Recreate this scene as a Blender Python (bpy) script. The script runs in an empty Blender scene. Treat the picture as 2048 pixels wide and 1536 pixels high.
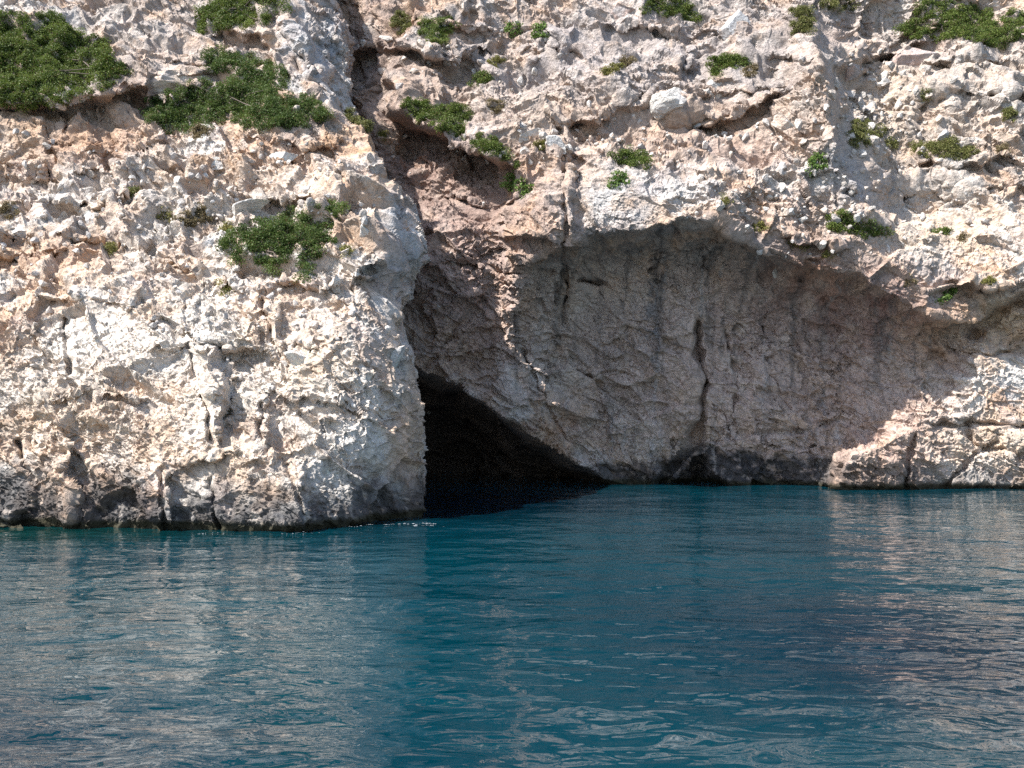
import bpy, math, random
import numpy as np
from concurrent.futures import ThreadPoolExecutor
from mathutils import Vector

R = math.radians
SC = bpy.context.scene
COL = SC.collection

# ------------------------------------------------------------------ camera, sky, sun, exposure
F, CX, HY, CH = 1770.0, 1024.0, 833.0, 2.5      # focal length and horizon in photo pixels, eye height in metres
cam_d = bpy.data.cameras.new('camera')
cam = bpy.data.objects.new('camera', cam_d); COL.objects.link(cam)
cam.location = (0, 0, CH); cam.rotation_euler = (R(90), 0, 0)
cam_d.sensor_width = 36; cam_d.lens = 36 * F / 2048; cam_d.shift_y = (HY - 768) / 2048
cam_d.clip_start = 0.1; cam_d.clip_end = 5000
SC.camera = cam

TO_SUN = Vector((-0.56, -0.255, 0.79)).normalized()
EL = math.asin(TO_SUN.z); AZ = math.atan2(TO_SUN.x, TO_SUN.y)
world = bpy.data.worlds.new('World'); SC.world = world; world.use_nodes = True
wn = world.node_tree.nodes; wl = world.node_tree.links
sky = wn.new('ShaderNodeTexSky'); sky.sky_type = 'NISHITA'; sky.sun_disc = False
sky.sun_elevation = EL; sky.sun_rotation = AZ % (2 * math.pi)
bg = wn['Background']; bg.inputs['Strength'].default_value = 0.125
wl.new(sky.outputs[0], bg.inputs['Color'])
sun_d = bpy.data.lights.new('sun', 'SUN'); sun_d.energy = 5.0; sun_d.angle = R(0.5); sun_d.color = (1.0, 0.98, 0.95)
sun = bpy.data.objects.new('sun', sun_d); COL.objects.link(sun)
sun.rotation_euler = TO_SUN.to_track_quat('Z', 'Y').to_euler(); sun.location = (-20, -10, 40)
SC.view_settings.view_transform = 'Standard'; SC.view_settings.look = 'None'
SC.view_settings.exposure = 1.16; SC.view_settings.gamma = 1.0
SC.cycles.max_bounces = 8; SC.cycles.diffuse_bounces = 5; SC.cycles.glossy_bounces = 4
SC.cycles.transparent_max_bounces = 4; SC.cycles.sample_clamp_indirect = 12; SC.cycles.use_denoising = False; SC.cycles.denoiser = 'OPENIMAGEDENOISE'; SC.cycles.denoising_prefilter = 'ACCURATE'

# ------------------------------------------------------------------ numpy noise
RNG = np.random.default_rng(7)
PERM = np.concatenate([RNG.permutation(256)] * 2).astype(np.int32)
GRAD = RNG.normal(size=(256, 3)); GRAD = (GRAD / np.linalg.norm(GRAD, axis=1)[:, None]).astype(np.float32)
RND = RNG.random((256, 6)).astype(np.float32)
POOL = ThreadPoolExecutor(4)

def par(fn, p, *a):
    n = len(p); k = 40000
    parts = list(POOL.map(lambda s: fn(p[s:s + k], *a), range(0, n, k)))
    if isinstance(parts[0], tuple): return tuple(np.concatenate(q) for q in zip(*parts))
    return np.concatenate(parts)

def _perlin(p):
    i = np.floor(p).astype(np.int32); f = (p - i).astype(np.float32); i &= 255
    u = f * f * f * (f * (f * 6 - 15) + 10)
    out = 0
    for dx in (0, 1):
        a = PERM[(i[:, 0] + dx) & 255]; wx = u[:, 0] if dx else 1 - u[:, 0]
        for dy in (0, 1):
            b = PERM[(a + i[:, 1] + dy) & 255]; wy = wx * (u[:, 1] if dy else 1 - u[:, 1])
            for dz in (0, 1):
                c = PERM[(b + i[:, 2] + dz) & 255]; w = wy * (u[:, 2] if dz else 1 - u[:, 2])
                g = GRAD[c]
                out = out + w * (g[:, 0] * (f[:, 0] - dx) + g[:, 1] * (f[:, 1] - dy) + g[:, 2] * (f[:, 2] - dz))
    return out * 1.5
def noise(p): return par(_perlin, p.astype(np.float32))
def fbm(p, o, gain=.5):
    a, s, t = 1., 0., 0.
    for k in range(o):
        s = s + a * noise(p * (2.03 ** k) + 17.3 * k); t += a; a *= gain
    return s / t
def billow(p, o, gain=.5):
    a, s, t = 1., 0., 0.
    for k in range(o):
        s = s + a * np.abs(noise(p * (2.07 ** k) + 31.7 * k)); t += a; a *= gain
    return s / t
def _worley(p):
    i = np.floor(p).astype(np.int32); f = (p - i).astype(np.float32)
    n = len(p)
    f1 = np.full(n, 9., np.float32); f2 = np.full(n, 9., np.float32); cid = np.zeros(n, np.int32)
    vec = np.zeros((n, 3), np.float32)
    for dx in (-1, 0, 1):
        a = PERM[(i[:, 0] + dx) & 255]
        for dy in (-1, 0, 1):
            b = PERM[(a + i[:, 1] + dy) & 255]
            for dz in (-1, 0, 1):
                c = PERM[(b + i[:, 2] + dz) & 255]
                d = RND[c, :3] + np.array((dx, dy, dz), np.float32) - f
                q = np.einsum('ij,ij->i', d, d)
                m = q < f1
                f2 = np.where(m, f1, np.minimum(f2, q)); f1 = np.where(m, q, f1)
                cid = np.where(m, c, cid); vec = np.where(m[:, None], d, vec)
    return np.sqrt(f1), np.sqrt(f2), cid, vec
def blocks(p):
    """per-cell random step plus tilt: fractured, faceted stone; and the joint mask"""
    f1, f2, c, v = par(_worley, p.astype(np.float32))
    r = RND[c]
    e = f2 - f1; k = np.clip(e / .13, 0, 1); k = k * (2 - k)                     # zero on the joints, so neighbouring blocks meet without a torn step
    h = k * (.16 + .55 * r[:, 3] + ((r[:, 4] - .5) * v[:, 0] + (r[:, 5] - .5) * v[:, 2]) * 2.4) - .35
    return h, np.exp(-e * 14)
def sstep(x, a, b):
    t = np.clip((x - a) / (b - a), 0, 1); return t * t * (3 - 2 * t)
def lerp(a, b, t): return a + (b - a) * t
def vnoise2(x, y, s): return noise(np.stack([x, y, np.full_like(x, s)], -1))

# ------------------------------------------------------------------ helpers for shapes given in elevation
def rbf(ctrl, px, py):
    c = np.array(ctrl, float); xy = c[:, :2] / 500; n = len(c)
    K = np.sqrt(((xy[:, None] - xy[None]) ** 2).sum(-1) + 0.01)
    A = np.zeros((n + 3, n + 3)); A[:n, :n] = K; A[:n, n] = 1; A[:n, n + 1:] = xy; A[n, :n] = 1; A[n + 1:, :n] = xy.T
    w = np.linalg.solve(A, np.concatenate([c[:, 2], [0, 0, 0]]))
    q = np.stack([px.ravel(), py.ravel()], -1) / 500
    def ev(q):
        d = np.sqrt(((q[:, None] - xy[None]) ** 2).sum(-1) + 0.01)
        return d @ w[:n] + w[n] + q @ w[n + 1:]
    return par(ev, q).reshape(px.shape)
def seg_dist(px, py, line):
    d = np.full(px.shape, 1e9)
    for (x0, y0), (x1, y1) in zip(line[:-1], line[1:]):
        dx, dy = x1 - x0, y1 - y0
        t = np.clip(((px - x0) * dx + (py - y0) * dy) / (dx * dx + dy * dy + 1e-9), 0, 1)
        d = np.minimum(d, np.hypot(px - x0 - t * dx, py - y0 - t * dy))
    return d
def poly_sd(px, py, poly):
    """signed distance, positive inside"""
    ins = np.zeros(px.shape, bool); p = list(poly)
    for (x0, y0), (x1, y1) in zip(p, p[1:] + p[:1]):
        if y0 != y1: ins ^= ((y0 > py) != (y1 > py)) & (px < (x1 - x0) * (py - y0) / (y1 - y0) + x0)
    d = seg_dist(px, py, p + p[:1])
    return np.where(ins, d, -d)
def world_pt(px, py, Y):
    return np.stack([(px - CX) / F * Y, Y, CH + (HY - py) / F * Y], -1)
def axis(*segs):
    out = []
    for a, b, st in segs: out.append(np.arange(a, b, st))
    return np.concatenate(out + [[segs[-1][1]]]).astype(float)
def grid_normals(P, it=0):
    for _ in range(it):
        Q = P.copy()
        Q[1:-1] = (P[:-2] + 2 * P[1:-1] + P[2:]) / 4; P = Q.copy()
        P[:, 1:-1] = (Q[:, :-2] + 2 * Q[:, 1:-1] + Q[:, 2:]) / 4
    du = np.gradient(P, axis=1); dv = np.gradient(P, axis=0)
    n = np.cross(du, dv); n /= np.linalg.norm(n, axis=-1)[..., None] + 1e-12
    return n
def mesh_np(name, V, Fc, mat, attr=None, parent=None, smooth=False):
    me = bpy.data.meshes.new(name); k = Fc.shape[1]
    me.vertices.add(len(V)); me.vertices.foreach_set('co', V.astype(np.float32).ravel())
    me.loops.add(Fc.size); me.loops.foreach_set('vertex_index', Fc.astype(np.int32).ravel())
    me.polygons.add(len(Fc)); me.polygons.foreach_set('loop_start', np.arange(0, Fc.size, k, dtype=np.int32))
    if attr is not None:
        a = me.attributes.new('tint', 'FLOAT_COLOR', 'POINT')
        a.data.foreach_set('color', np.concatenate([attr, np.ones((len(attr), 1))], 1).astype(np.float32).ravel())
    me.update(calc_edges=True)
    me.polygons.foreach_set('use_smooth', np.full(len(Fc), smooth))
    me.materials.append(mat)
    o = bpy.data.objects.new(name, me); COL.objects.link(o)
    if parent: o.parent = parent
    return o
def grid_faces(nr, nc):
    i = np.arange(nr * nc).reshape(nr, nc)
    return np.stack([i[:-1, :-1], i[1:, :-1], i[1:, 1:], i[:-1, 1:]], -1).reshape(-1, 4)
def tag(o, label, cat, group=None, kind=None):
    o['label'] = label; o['category'] = cat
    if group: o['group'] = group
    if kind: o['kind'] = kind
    return o

# ------------------------------------------------------------------ materials
def new_mat(name):
    m = bpy.data.materials.new(name); m.use_nodes = True
    return m, m.node_tree.nodes, m.node_tree.links, m.node_tree.nodes['Principled BSDF']
def rock_material(name, bump=1.0):
    m, n, l, b = new_mat(name)
    at = n.new('ShaderNodeAttribute'); at.attribute_name = 'tint'
    tc = n.new('ShaderNodeTexCoord')
    def tex(scale, detail, rough=.6):
        t = n.new('ShaderNodeTexNoise'); t.inputs['Scale'].default_value = scale; t.inputs['Detail'].default_value = detail
        t.inputs['Roughness'].default_value = rough; l.new(tc.outputs['Object'], t.inputs['Vector']); return t
    t1 = tex(7, 6, .7); t2 = tex(22, 4, .7)
    r1 = n.new('ShaderNodeMapRange'); r1.inputs[1].default_value = .3; r1.inputs[2].default_value = .7; r1.inputs[3].default_value = .74; r1.inputs[4].default_value = 1.22
    l.new(t1.outputs[0], r1.inputs[0])
    mx = n.new('ShaderNodeVectorMath'); mx.operation = 'SCALE'
    l.new(at.outputs['Color'], mx.inputs[0]); l.new(r1.outputs[0], mx.inputs['Scale'])
    l.new(mx.outputs[0], b.inputs['Base Color'])
    b.inputs['Roughness'].default_value = .92; b.inputs['Specular IOR Level'].default_value = .2
    vo = n.new('ShaderNodeTexVoronoi'); vo.inputs['Scale'].default_value = 9; l.new(tc.outputs['Object'], vo.inputs['Vector'])
    ad = n.new('ShaderNodeMath'); ad.operation = 'ADD'; l.new(t1.outputs[0], ad.inputs[0])
    ml = n.new('ShaderNodeMath'); ml.operation = 'MULTIPLY'; ml.inputs[1].default_value = .4; l.new(t2.outputs[0], ml.inputs[0]); l.new(ml.outputs[0], ad.inputs[1])
    ad2 = n.new('ShaderNodeMath'); ad2.operation = 'MULTIPLY_ADD'; ad2.inputs[1].default_value = .35
    l.new(vo.outputs[0], ad2.inputs[0]); l.new(ad.outputs[0], ad2.inputs[2])
    bp = n.new('ShaderNodeBump'); bp.inputs['Strength'].default_value = .8 * bump; bp.inputs['Distance'].default_value = .12
    l.new(ad2.outputs[0], bp.inputs['Height']); l.new(bp.outputs[0], b.inputs['Normal'])
    return m
ROCK = rock_material('limestone')
def leaf_material(name):
    m, n, l, b = new_mat(name)
    at = n.new('ShaderNodeAttribute'); at.attribute_name = 'tint'
    l.new(at.outputs['Color'], b.inputs['Base Color'])
    b.inputs['Roughness'].default_value = .6; b.inputs['Specular IOR Level'].default_value = .25
    tr = n.new('ShaderNodeBsdfTranslucent'); l.new(at.outputs['Color'], tr.inputs['Color'])
    mx = n.new('ShaderNodeMixShader'); mx.inputs[0].default_value = .3
    l.new(b.outputs[0], mx.inputs[1]); l.new(tr.outputs[0], mx.inputs[2])
    l.new(mx.outputs[0], n['Material Output'].inputs['Surface'])
    return m
LEAF = leaf_material('leaf')
m, n_, l_, b_ = new_mat('bark'); BARK = m
b_.inputs['Base Color'].default_value = (.10, .075, .055, 1); b_.inputs['Roughness'].default_value = .9
tn = n_.new('ShaderNodeTexNoise'); tn.inputs['Scale'].default_value = 30
cr = n_.new('ShaderNodeValToRGB'); cr.color_ramp.elements[0].color = (.06, .045, .035, 1); cr.color_ramp.elements[1].color = (.17, .13, .10, 1)
l_.new(tn.outputs[0], cr.inputs[0]); l_.new(cr.outputs[0], b_.inputs['Base Color'])

# ------------------------------------------------------------------ rock displacement and colour
def displace(P, N, amp, fine, seed, dip, bouldery, rnd, inside):
    """P, N: grids. amp: weight of coarse lumps and blocks, fine: weight of small stone relief, bouldery: rounded blocks."""
    shp = P.shape; amp, fine, bouldery, rnd = amp.ravel(), fine.ravel(), bouldery.ravel(), rnd.ravel()
    P0 = P.reshape(-1, 3); p = P0 + seed
    wv = np.stack([noise(p / 1.6 + 5), noise(p / 1.6 + 25), noise(p / 1.6 + 45)], -1)
    pw = p + wv * .22
    c, s = math.cos(dip), math.sin(dip)
    def strat(v): return np.stack([v[:, 0] * c + v[:, 2] * s, v[:, 1], -v[:, 0] * s + v[:, 2] * c], -1)
    q = strat(pw)
    lump = fbm(p / 3.6, 2); bil = billow(pw / 2.0, 2) - .3
    h1, k1 = blocks(q / np.array([2.1, 1.6, 1.15]) + 3.3)
    h0, kd = blocks(q / np.array([1.45, 1.2, .95]) + 6.6)
    d = amp * (lerp(.42, .95, rnd) * lump + lerp(.22, 1.1, rnd) * bil + lerp(.55, .42, rnd) * h1) + bouldery * .75 * h0
    P1 = (P0 + N.reshape(-1, 3) * d[:, None]).reshape(shp)
    # weather the sharpest steps so that no face of the sheet is torn or stretched
    for it in range(30):
        e1 = np.linalg.norm(np.diff(P1, axis=1), axis=-1); e0 = np.linalg.norm(np.diff(P1, axis=0), axis=-1)
        m = np.zeros(shp[:2]); lim = .085
        for ax, e in ((1, e1), (0, e0)):
            b = np.clip((e / lim - 1), 0, 1)
            if ax: m[:, :-1] = np.maximum(m[:, :-1], b); m[:, 1:] = np.maximum(m[:, 1:], b)
            else: m[:-1] = np.maximum(m[:-1], b); m[1:] = np.maximum(m[1:], b)
        L = P1.copy(); L[1:-1, 1:-1] = (P1[:-2, 1:-1] + P1[2:, 1:-1] + P1[1:-1, :-2] + P1[1:-1, 2:]) / 4
        m *= inside; P1 = P1 + (m * .9)[..., None] * (L - P1)
    N1 = grid_normals(P1, 2).reshape(-1, 3)
    sp = np.maximum(np.linalg.norm(np.gradient(P1, axis=1), axis=-1), np.linalg.norm(np.gradient(P1, axis=0), axis=-1)).ravel()
    def keep(lam): return sstep(lam / sp, 1.6, 3.6)
    P1 = P1.reshape(-1, 3); p = P1 + seed; pw = p + wv * .3 + .06 * np.stack([noise(p / .35 + 5), noise(p / .35 + 25), noise(p / .35 + 45)], -1)
    q = strat(pw)
    h2, k2 = blocks(q / np.array([.74, .6, .42]) + 9.1)
    h3, k3 = blocks(pw / .21 + 4.7)
    h4, k4 = blocks(strat(pw) / np.array([.17, .11, .085]) + 1.7)
    patch = sstep(noise(p / 2.6 + 70), -.25, .35)       # some faces stay massive, others are shattered
    rg = np.zeros(len(p)); a = 1.
    for k in range(5):
        lam = .6 / 2 ** k; rg += a * noise(pw / lam + 13 * k) * keep(lam); a *= .74
    rg /= 2.1
    qb = q / np.array([1.6, 1.6, .17]); bed = np.abs(noise(qb)) + .5 * np.abs(noise(qb * 2.1 + 9))      # thin beds
    d = fine * (lerp(.07, .22, patch) * h2 * keep(.3) + .14 * h3 * lerp(.5, 1, patch) * keep(.15) + .085 * h4 * keep(.08)
        + .15 * rg * lerp(.8, 1.2, 1 - patch) + .07 * bed * keep(.12))
    return P1 + N1 * d[:, None], dict(k1=np.maximum(k1, kd * bouldery), k2=k2, k3=k3, rg=rg, bil=bil, lump=lump, h2=h2, h3=h3, patch=patch)

WHITE = np.array((.61, .565, .51)); GREY = np.array((.35, .34, .335)); CREAM = np.array((.57, .465, .375))
ORANGE = np.array((.46, .25, .115)); PINK = np.array((.40, .30, .26)); RED = np.array((.27, .135, .10)); DARK = np.array((.04, .04, .043))
def colour(P, px, py, g, tints, band, seed, shelter):
    p = P + seed
    n1 = fbm(p / 2.2, 4, .6); n2 = fbm(p / .8 + 40, 3, .6); n3 = fbm(p / 4.5 + 80, 3)
    c = lerp(lerp(CREAM, ORANGE, .3), WHITE * 1.06, sstep(n1 + .4 * n2, -.22, .2)[:, None])
    c = lerp(c, GREY, (.6 * sstep(n2 + .5 * n3, .04, .46))[:, None])
    c = lerp(c, PINK * 1.15, (.6 * sstep(fbm(p / 1.1 + 120, 3, .6), .02, .35))[:, None])
    rust = np.clip(sstep(n3 - .3 * n1, .02, .4) * .55 + .75 * g['k2'] * sstep(noise(p / 1.4 + 11), -.1, .35) + .5 * g['k1'] * sstep(n3, -.3, .2), 0, .95)
    c = lerp(c, ORANGE, rust[:, None] * .75)
    c = lerp(c, lerp(ORANGE, PINK, sstep(n3, -.2, .2)[:, None]), (np.clip(shelter * .7 * (.75 + 1.2 * n2), 0, .85))[:, None])   # faces never washed by rain keep their rust
    for (x, y, rx, ry, col, st) in tints:
        w = np.exp(-(((px - x) / rx) ** 2 + ((py - y) / ry) ** 2)) * st
        c = lerp(c, np.array(col), np.clip(w * (.85 + 1.1 * n2 + .5 * n1), 0, 1)[:, None])
    lich = sstep(fbm(p * np.array([1., 1., .6]) / .42 + 200, 4, .65), .06, .38) * .45 + .35 * g['k2'] + .22 * g['k3']
    c = lerp(c, np.array((.15, .135, .125)), np.clip(lich * .75 * (.35 + .65 * sstep(noise(p / 2.4 + 300), -.35, .25)), 0, .8)[:, None])   # grey lichen, and dirt in the joints
    c = c * (1 + .22 * g['rg'] + .12 * (g['h3']))[:, None]
    z = P[:, 2] + .55 * n2 + .25 * g['rg']
    hb, soft, st = band(px, P)
    k = (1 - sstep(z, hb - soft, hb + soft)) * st
    spk = .75 + .5 * sstep(fbm(p / .16, 2), -.1, .5)
    c = lerp(c, DARK * spk[:, None] * 1.1, np.clip(k * (1 - .55 * sstep(fbm(p / .3 + 7, 3), .1, .4)), 0, 1)[:, None])
    al = 1 - sstep(P[:, 2] + .12 * n2, .10, .26)
    c = lerp(c, np.array((.034, .031, .015)), al[:, None] * .9)
    return np.clip(c, .008, .72)
def ledges(px, py, Y, lines):
    """rock juts out above each line and steps back under it; returns also how sheltered a place is"""
    wob = np.stack([px / 45, py / 45, np.zeros_like(px)], -1).reshape(-1, 3)
    oy = fbm(wob + 20, 3, .6).reshape(px.shape) * 26; sh = np.zeros_like(px)
    for A, L, line in lines:
        xs = [a for a, b in line]; x0, x1 = xs[0], xs[-1]
        d = py + oy - np.interp(px, xs, [b for a, b in line])
        w = sstep(px, x0 - 35, x0 + 35) * (1 - sstep(px, x1 - 35, x1 + 35))
        Y = Y + w * A * np.where(d > 0, (1 - np.exp(-np.maximum(d, 0) / 9)) * np.exp(-np.maximum(d, 0) / L) * 1.25, 0) - w * .55 * A * np.exp(-np.abs(np.minimum(d, 0)) / (L * .7)) * (1 - sstep(d, 0, 10))
        sh = np.maximum(sh, w * np.where(d > 2, np.exp(-np.maximum(d, 0) / L), 0))
    return Y, sh
def ribs(px, py, Y, lines):
    wob = np.stack([px / 40, py / 40, np.zeros_like(px)], -1).reshape(-1, 3)
    ox = fbm(wob + 60, 3, .6).reshape(px.shape) * 22
    for A, L, line in lines:
        ys = [b for a, b in line]
        d = px + ox - np.interp(py, ys, [a for a, b in line])
        w = sstep(py, ys[0] - 25, ys[0] + 40) * (1 - sstep(py, ys[-1] - 50, ys[-1] + 20))
        Y = Y + w * A * np.where(d > 0, (1 - np.exp(-np.maximum(d, 0) / 22)) * np.exp(-np.maximum(d, 0) / L), 0) - w * .4 * A * np.exp(-(np.minimum(d, 0) / 45) ** 2) * (1 - sstep(d, 0, 12))
    return Y
def grooves(px, py, Y, lines):
    wob = np.stack([px / 28, py / 28, np.zeros_like(px)], -1).reshape(-1, 3)
    ox = noise(wob).reshape(px.shape) * 9; oy = noise(wob + 50).reshape(px.shape) * 9
    for depth, width, line in lines:
        Y = Y + depth * np.exp(-(seg_dist(px + ox, py + oy, line) / width) ** 2)
    return Y

SHEETS = []
# ------------------------------------------------------------------ headland on the left
AX = axis((-1300, -260, 16), (-260, 700, 1.7)); n_ac = len(AX)
AY = axis((-760, -60, 7), (-60, 1078, 1.6))
EDGE = [(-760, 560), (-300, 600), (-60, 655), (0, 660), (60, 690), (180, 694), (250, 712), (310, 752), (380, 792), (430, 828), (470, 840), (560, 830),
        (620, 796), (660, 806), (720, 824), (800, 836), (900, 848), (980, 852), (1022, 850), (1045, 838), (1078, 830)]
edge = np.interp(AY, [e[0] for e in EDGE], [e[1] for e in EDGE])
t = (AX - AX[0]) / (700 - AX[0])
PX = AX[None, :] + np.maximum(0, (AX[None, :] - 300) / 400) ** 1.0 * (edge[:, None] - 700)   # columns right of 300 stretch to the edge
PY = np.repeat(AY[:, None], len(AX), 1)
CA = [(-1300, 1055, 19.5), (-1300, 500, 25), (-1300, 0, 33), (-1300, -700, 42), (-300, 1052, 20.0), (-300, 800, 21.2), (-300, 560, 23.5), (-300, 300, 28.5), (-300, 0, 32),
      (0, 1052, 20.2), (150, 1058, 19.7), (330, 1062, 19.3), (480, 1066, 19.0), (600, 1066, 19.0), (700, 1052, 20.2), (790, 1040, 21.3), (845, 1036, 21.9),
      (0, 930, 20.7), (200, 900, 20.3), (450, 920, 19.8), (600, 900, 20.1), (750, 900, 20.9), (840, 900, 22.3),
      (0, 760, 21.8), (200, 760, 21.2), (400, 740, 21.4), (600, 740, 21.3), (760, 740, 21.7), (825, 740, 22.8),
      (0, 600, 23.6), (200, 600, 23.0), (400, 590, 23.0), (600, 600, 22.9), (740, 600, 23.0), (800, 620, 24.2),
      (0, 480, 25.8), (200, 480, 25.4), (400, 470, 25.4), (560, 480, 24.9), (700, 480, 24.3), (770, 480, 24.5), (834, 480, 27.2), (828, 560, 26.8),
      (0, 360, 28.2), (200, 360, 28.0), (400, 350, 27.8), (600, 340, 27.4), (700, 350, 27.2), (750, 330, 28.0), (792, 380, 28.8),
      (0, 280, 29.0), (220, 270, 28.9), (300, 250, 29.4), (480, 240, 29.6), (640, 240, 29.3), (700, 250, 30.4),
      (0, 170, 30.3), (200, 160, 30.6), (350, 160, 30.8), (500, 130, 31.8), (600, 130, 31.4), (690, 130, 33.0),
      (0, 0, 33.5), (200, 0, 34), (400, 0, 34.5), (550, 0, 34.2), (620, 30, 33.3), (660, 0, 35), (0, -700, 44), (300, -700, 45), (560, -700, 46)]
Y = rbf(CA, PX, PY)
Y = grooves(PX, PY, Y, [
    (.35, 4.5, [(520, 590), (540, 660), (560, 715)]), (.45, 5, [(372, 690), (395, 760), (412, 820), (425, 880)]),
    (.4, 5, [(525, 810), (520, 860), (535, 905)]), (.3, 4, [(450, 760), (470, 800), (440, 850)]), (.5, 6, [(40, 885), (45, 930), (100, 985)]),
    (.3, 4, [(630, 700), (632, 745)]), (.4, 5, [(130, 640), (135, 740)]), (.35, 5, [(330, 640), (400, 690), (470, 690)]),
    (.2, 5, [(570, 930), (600, 1000), (610, 1050)]), (.2, 5, [(320, 940), (330, 1060)]), (.2, 5, [(420, 960), (440, 1060)]),
    (.35, 6, [(0, 360), (90, 370), (250, 330), (300, 300)]), (.4, 5, [(128, 220), (140, 300)]), (.4, 5, [(205, 220), (240, 320)]), (.35, 6, [(90, 240), (95, 350)]),
    (.4, 6, [(250, 170), (290, 220)]), (.4, 5, [(270, 200), (330, 190), (420, 170)]), (.35, 5, [(330, 130), (430, 130)]), (.35, 5, [(0, 530), (90, 510), (180, 500)]),
    (.3, 4, [(430, 70), (445, 130)]), (.5, 7, [(590, 130), (640, 190), (700, 250)]), (.4, 6, [(540, 20), (570, 80), (620, 140)])])
Y, shA = ledges(PX, PY, Y, [(.8, 60, [(-60, 205), (120, 215), (210, 190), (300, 165)]), (.7, 30, [(255, 200), (330, 195), (430, 175)]), (.5, 30, [(310, 150), (430, 140)]), (.55, 28, [(480, 385), (560, 400), (690, 392)]),
    (.5, 26, [(-40, 515), (80, 510), (190, 498)]), (.5, 26, [(0, 480), (110, 470), (230, 470)]), (.25, 30, [(300, 690), (400, 695), (480, 690), (560, 712)]), (.25, 26, [(60, 600), (180, 590), (260, 610)]), (.4, 24, [(560, 560), (640, 575), (700, 560)]),
    (.5, 26, [(330, 520), (400, 545), (470, 575)]), (.25, 28, [(100, 800), (180, 780), (300, 800)]), (.2, 24, [(380, 920), (450, 905), (540, 920)]), (.2, 26, [(560, 800), (640, 790), (720, 810)]), (.6, 40, [(440, 60), (520, 70), (570, 100)]), (.5, 26, [(500, 270), (600, 290), (680, 285)]),
    (.5, 26, [(90, 400), (200, 410), (260, 395)]), (.2, 22, [(590, 690), (700, 680)])])
Y = ribs(PX, PY, Y, [(1.5, 120, [(560, -20), (600, 60), (628, 130), (650, 190), (690, 250)]), (.8, 60, [(160, 215), (190, 260), (205, 330)]), (.7, 60, [(80, 220), (95, 340)]), (1.0, 80, [(420, 690), (436, 760), (432, 890)]),
    (.6, 60, [(530, 790), (535, 920)]), (.45, 55, [(130, 880), (140, 1060)]), (.5, 70, [(330, 930), (340, 1064)]), (.5, 70, [(600, 930), (610, 1062)]), (.4, 60, [(715, 930), (722, 1056)]), (.5, 50, [(545, 600), (560, 710)]), (.5, 50, [(255, 560), (330, 640)]), (.6, 60, [(440, 80), (452, 150)])])
zb = CH + (HY - PY) / F * Y; Y = Y + .32 * np.exp(-((zb + .02) / .17) ** 2)      # wave-cut notch
P = world_pt(PX, PY, Y)
# the flank that turns the corner and runs back into the gully
nb = 150; back = (np.linspace(0, 1, nb) ** 1.3 * 11)[1:]
E = P[:, -1:, :]
flank = E + np.stack([-.10 * back - .012 * back ** 2, back, .10 * back], -1)[None]
P = np.concatenate([P, flank], 1)
PX = np.concatenate([PX, np.repeat(PX[:, -1:], nb - 1, 1)], 1); PY = np.concatenate([PY, np.repeat(PY[:, -1:], nb - 1, 1)], 1)
N = grid_normals(P, 14)
am = .75 - .3 * sstep(PX - (np.repeat(edge[:, None], PX.shape[1], 1) - 130), 0, 120)
am = am * lerp(.72, 1.15, sstep(PY, 620, 200)); am = np.where(PX < 830, am, am)
shp = P.shape
bould = sstep(PY, 300, 350) * (1 - sstep(PY, 520, 640)) * 1.0 + .3 * (1 - sstep(PY, 180, 260)) 
Pf, g = displace(P, N, am, lerp(.85, .72, sstep(PY, 520, 680)), np.array([31., 7., 53.]), R(-38), bould, .5 * (1 - sstep(PY, 240, 420)), ((PY > -40) & (PX > -200)).astype(float))
TA = [(300, 100, 400, 140, (.37, .32, .285), .75), (300, 420, 450, 110, (.48, .415, .355), .5), (60, 270, 120, 60, (.40, .26, .16), .55), (190, 300, 110, 50, (.36, .19, .10), .75), (265, 190, 60, 40, (.36, .2, .12), .7), (90, 520, 160, 30, ORANGE, .55),
      (350, 760, 460, 190, (.66, .58, .49), .75), (120, 830, 120, 60, (.58, .45, .32), .45), (640, 80, 80, 120, (.30, .31, .33), .7), (790, 500, 40, 110, (.36, .37, .38), .8),  # the blue-grey tints paint shade onto the gully rib and the right-facing flank
      (560, 380, 130, 50, CREAM, .5), (640, 740, 60, 60, (.52, .38, .24), .4), (300, 60, 200, 90, (.40, .34, .30), .5), (450, 900, 60, 60, (.52, .37, .24), .5)]
def bandA(px, P):
    h = np.interp(px, [-400, 0, 90, 140, 190, 260, 320, 420, 520, 640, 700, 760, 850], [1.5, 1.55, 1.45, .65, 1.2, 1.4, .95, 1.1, 1.05, .85, 1.15, 1.1, 1.1])
    return h * .85, .5, .88
ca = colour(Pf, PX.ravel(), PY.ravel(), g, TA, bandA, np.array([3., 1., 9.]), np.concatenate([shA, np.repeat(shA[:, -1:] * 0, nb - 1, 1)], 1).ravel())
headland = mesh_np('headland', Pf, grid_faces(*shp[:2]), ROCK, ca)
tag(headland, 'sunlit white limestone headland left of the cave mouth, its foot blackened along the waterline', 'headland', kind='structure')
SHEETS.append((Pf, N.reshape(-1, 3), shp))

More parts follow.
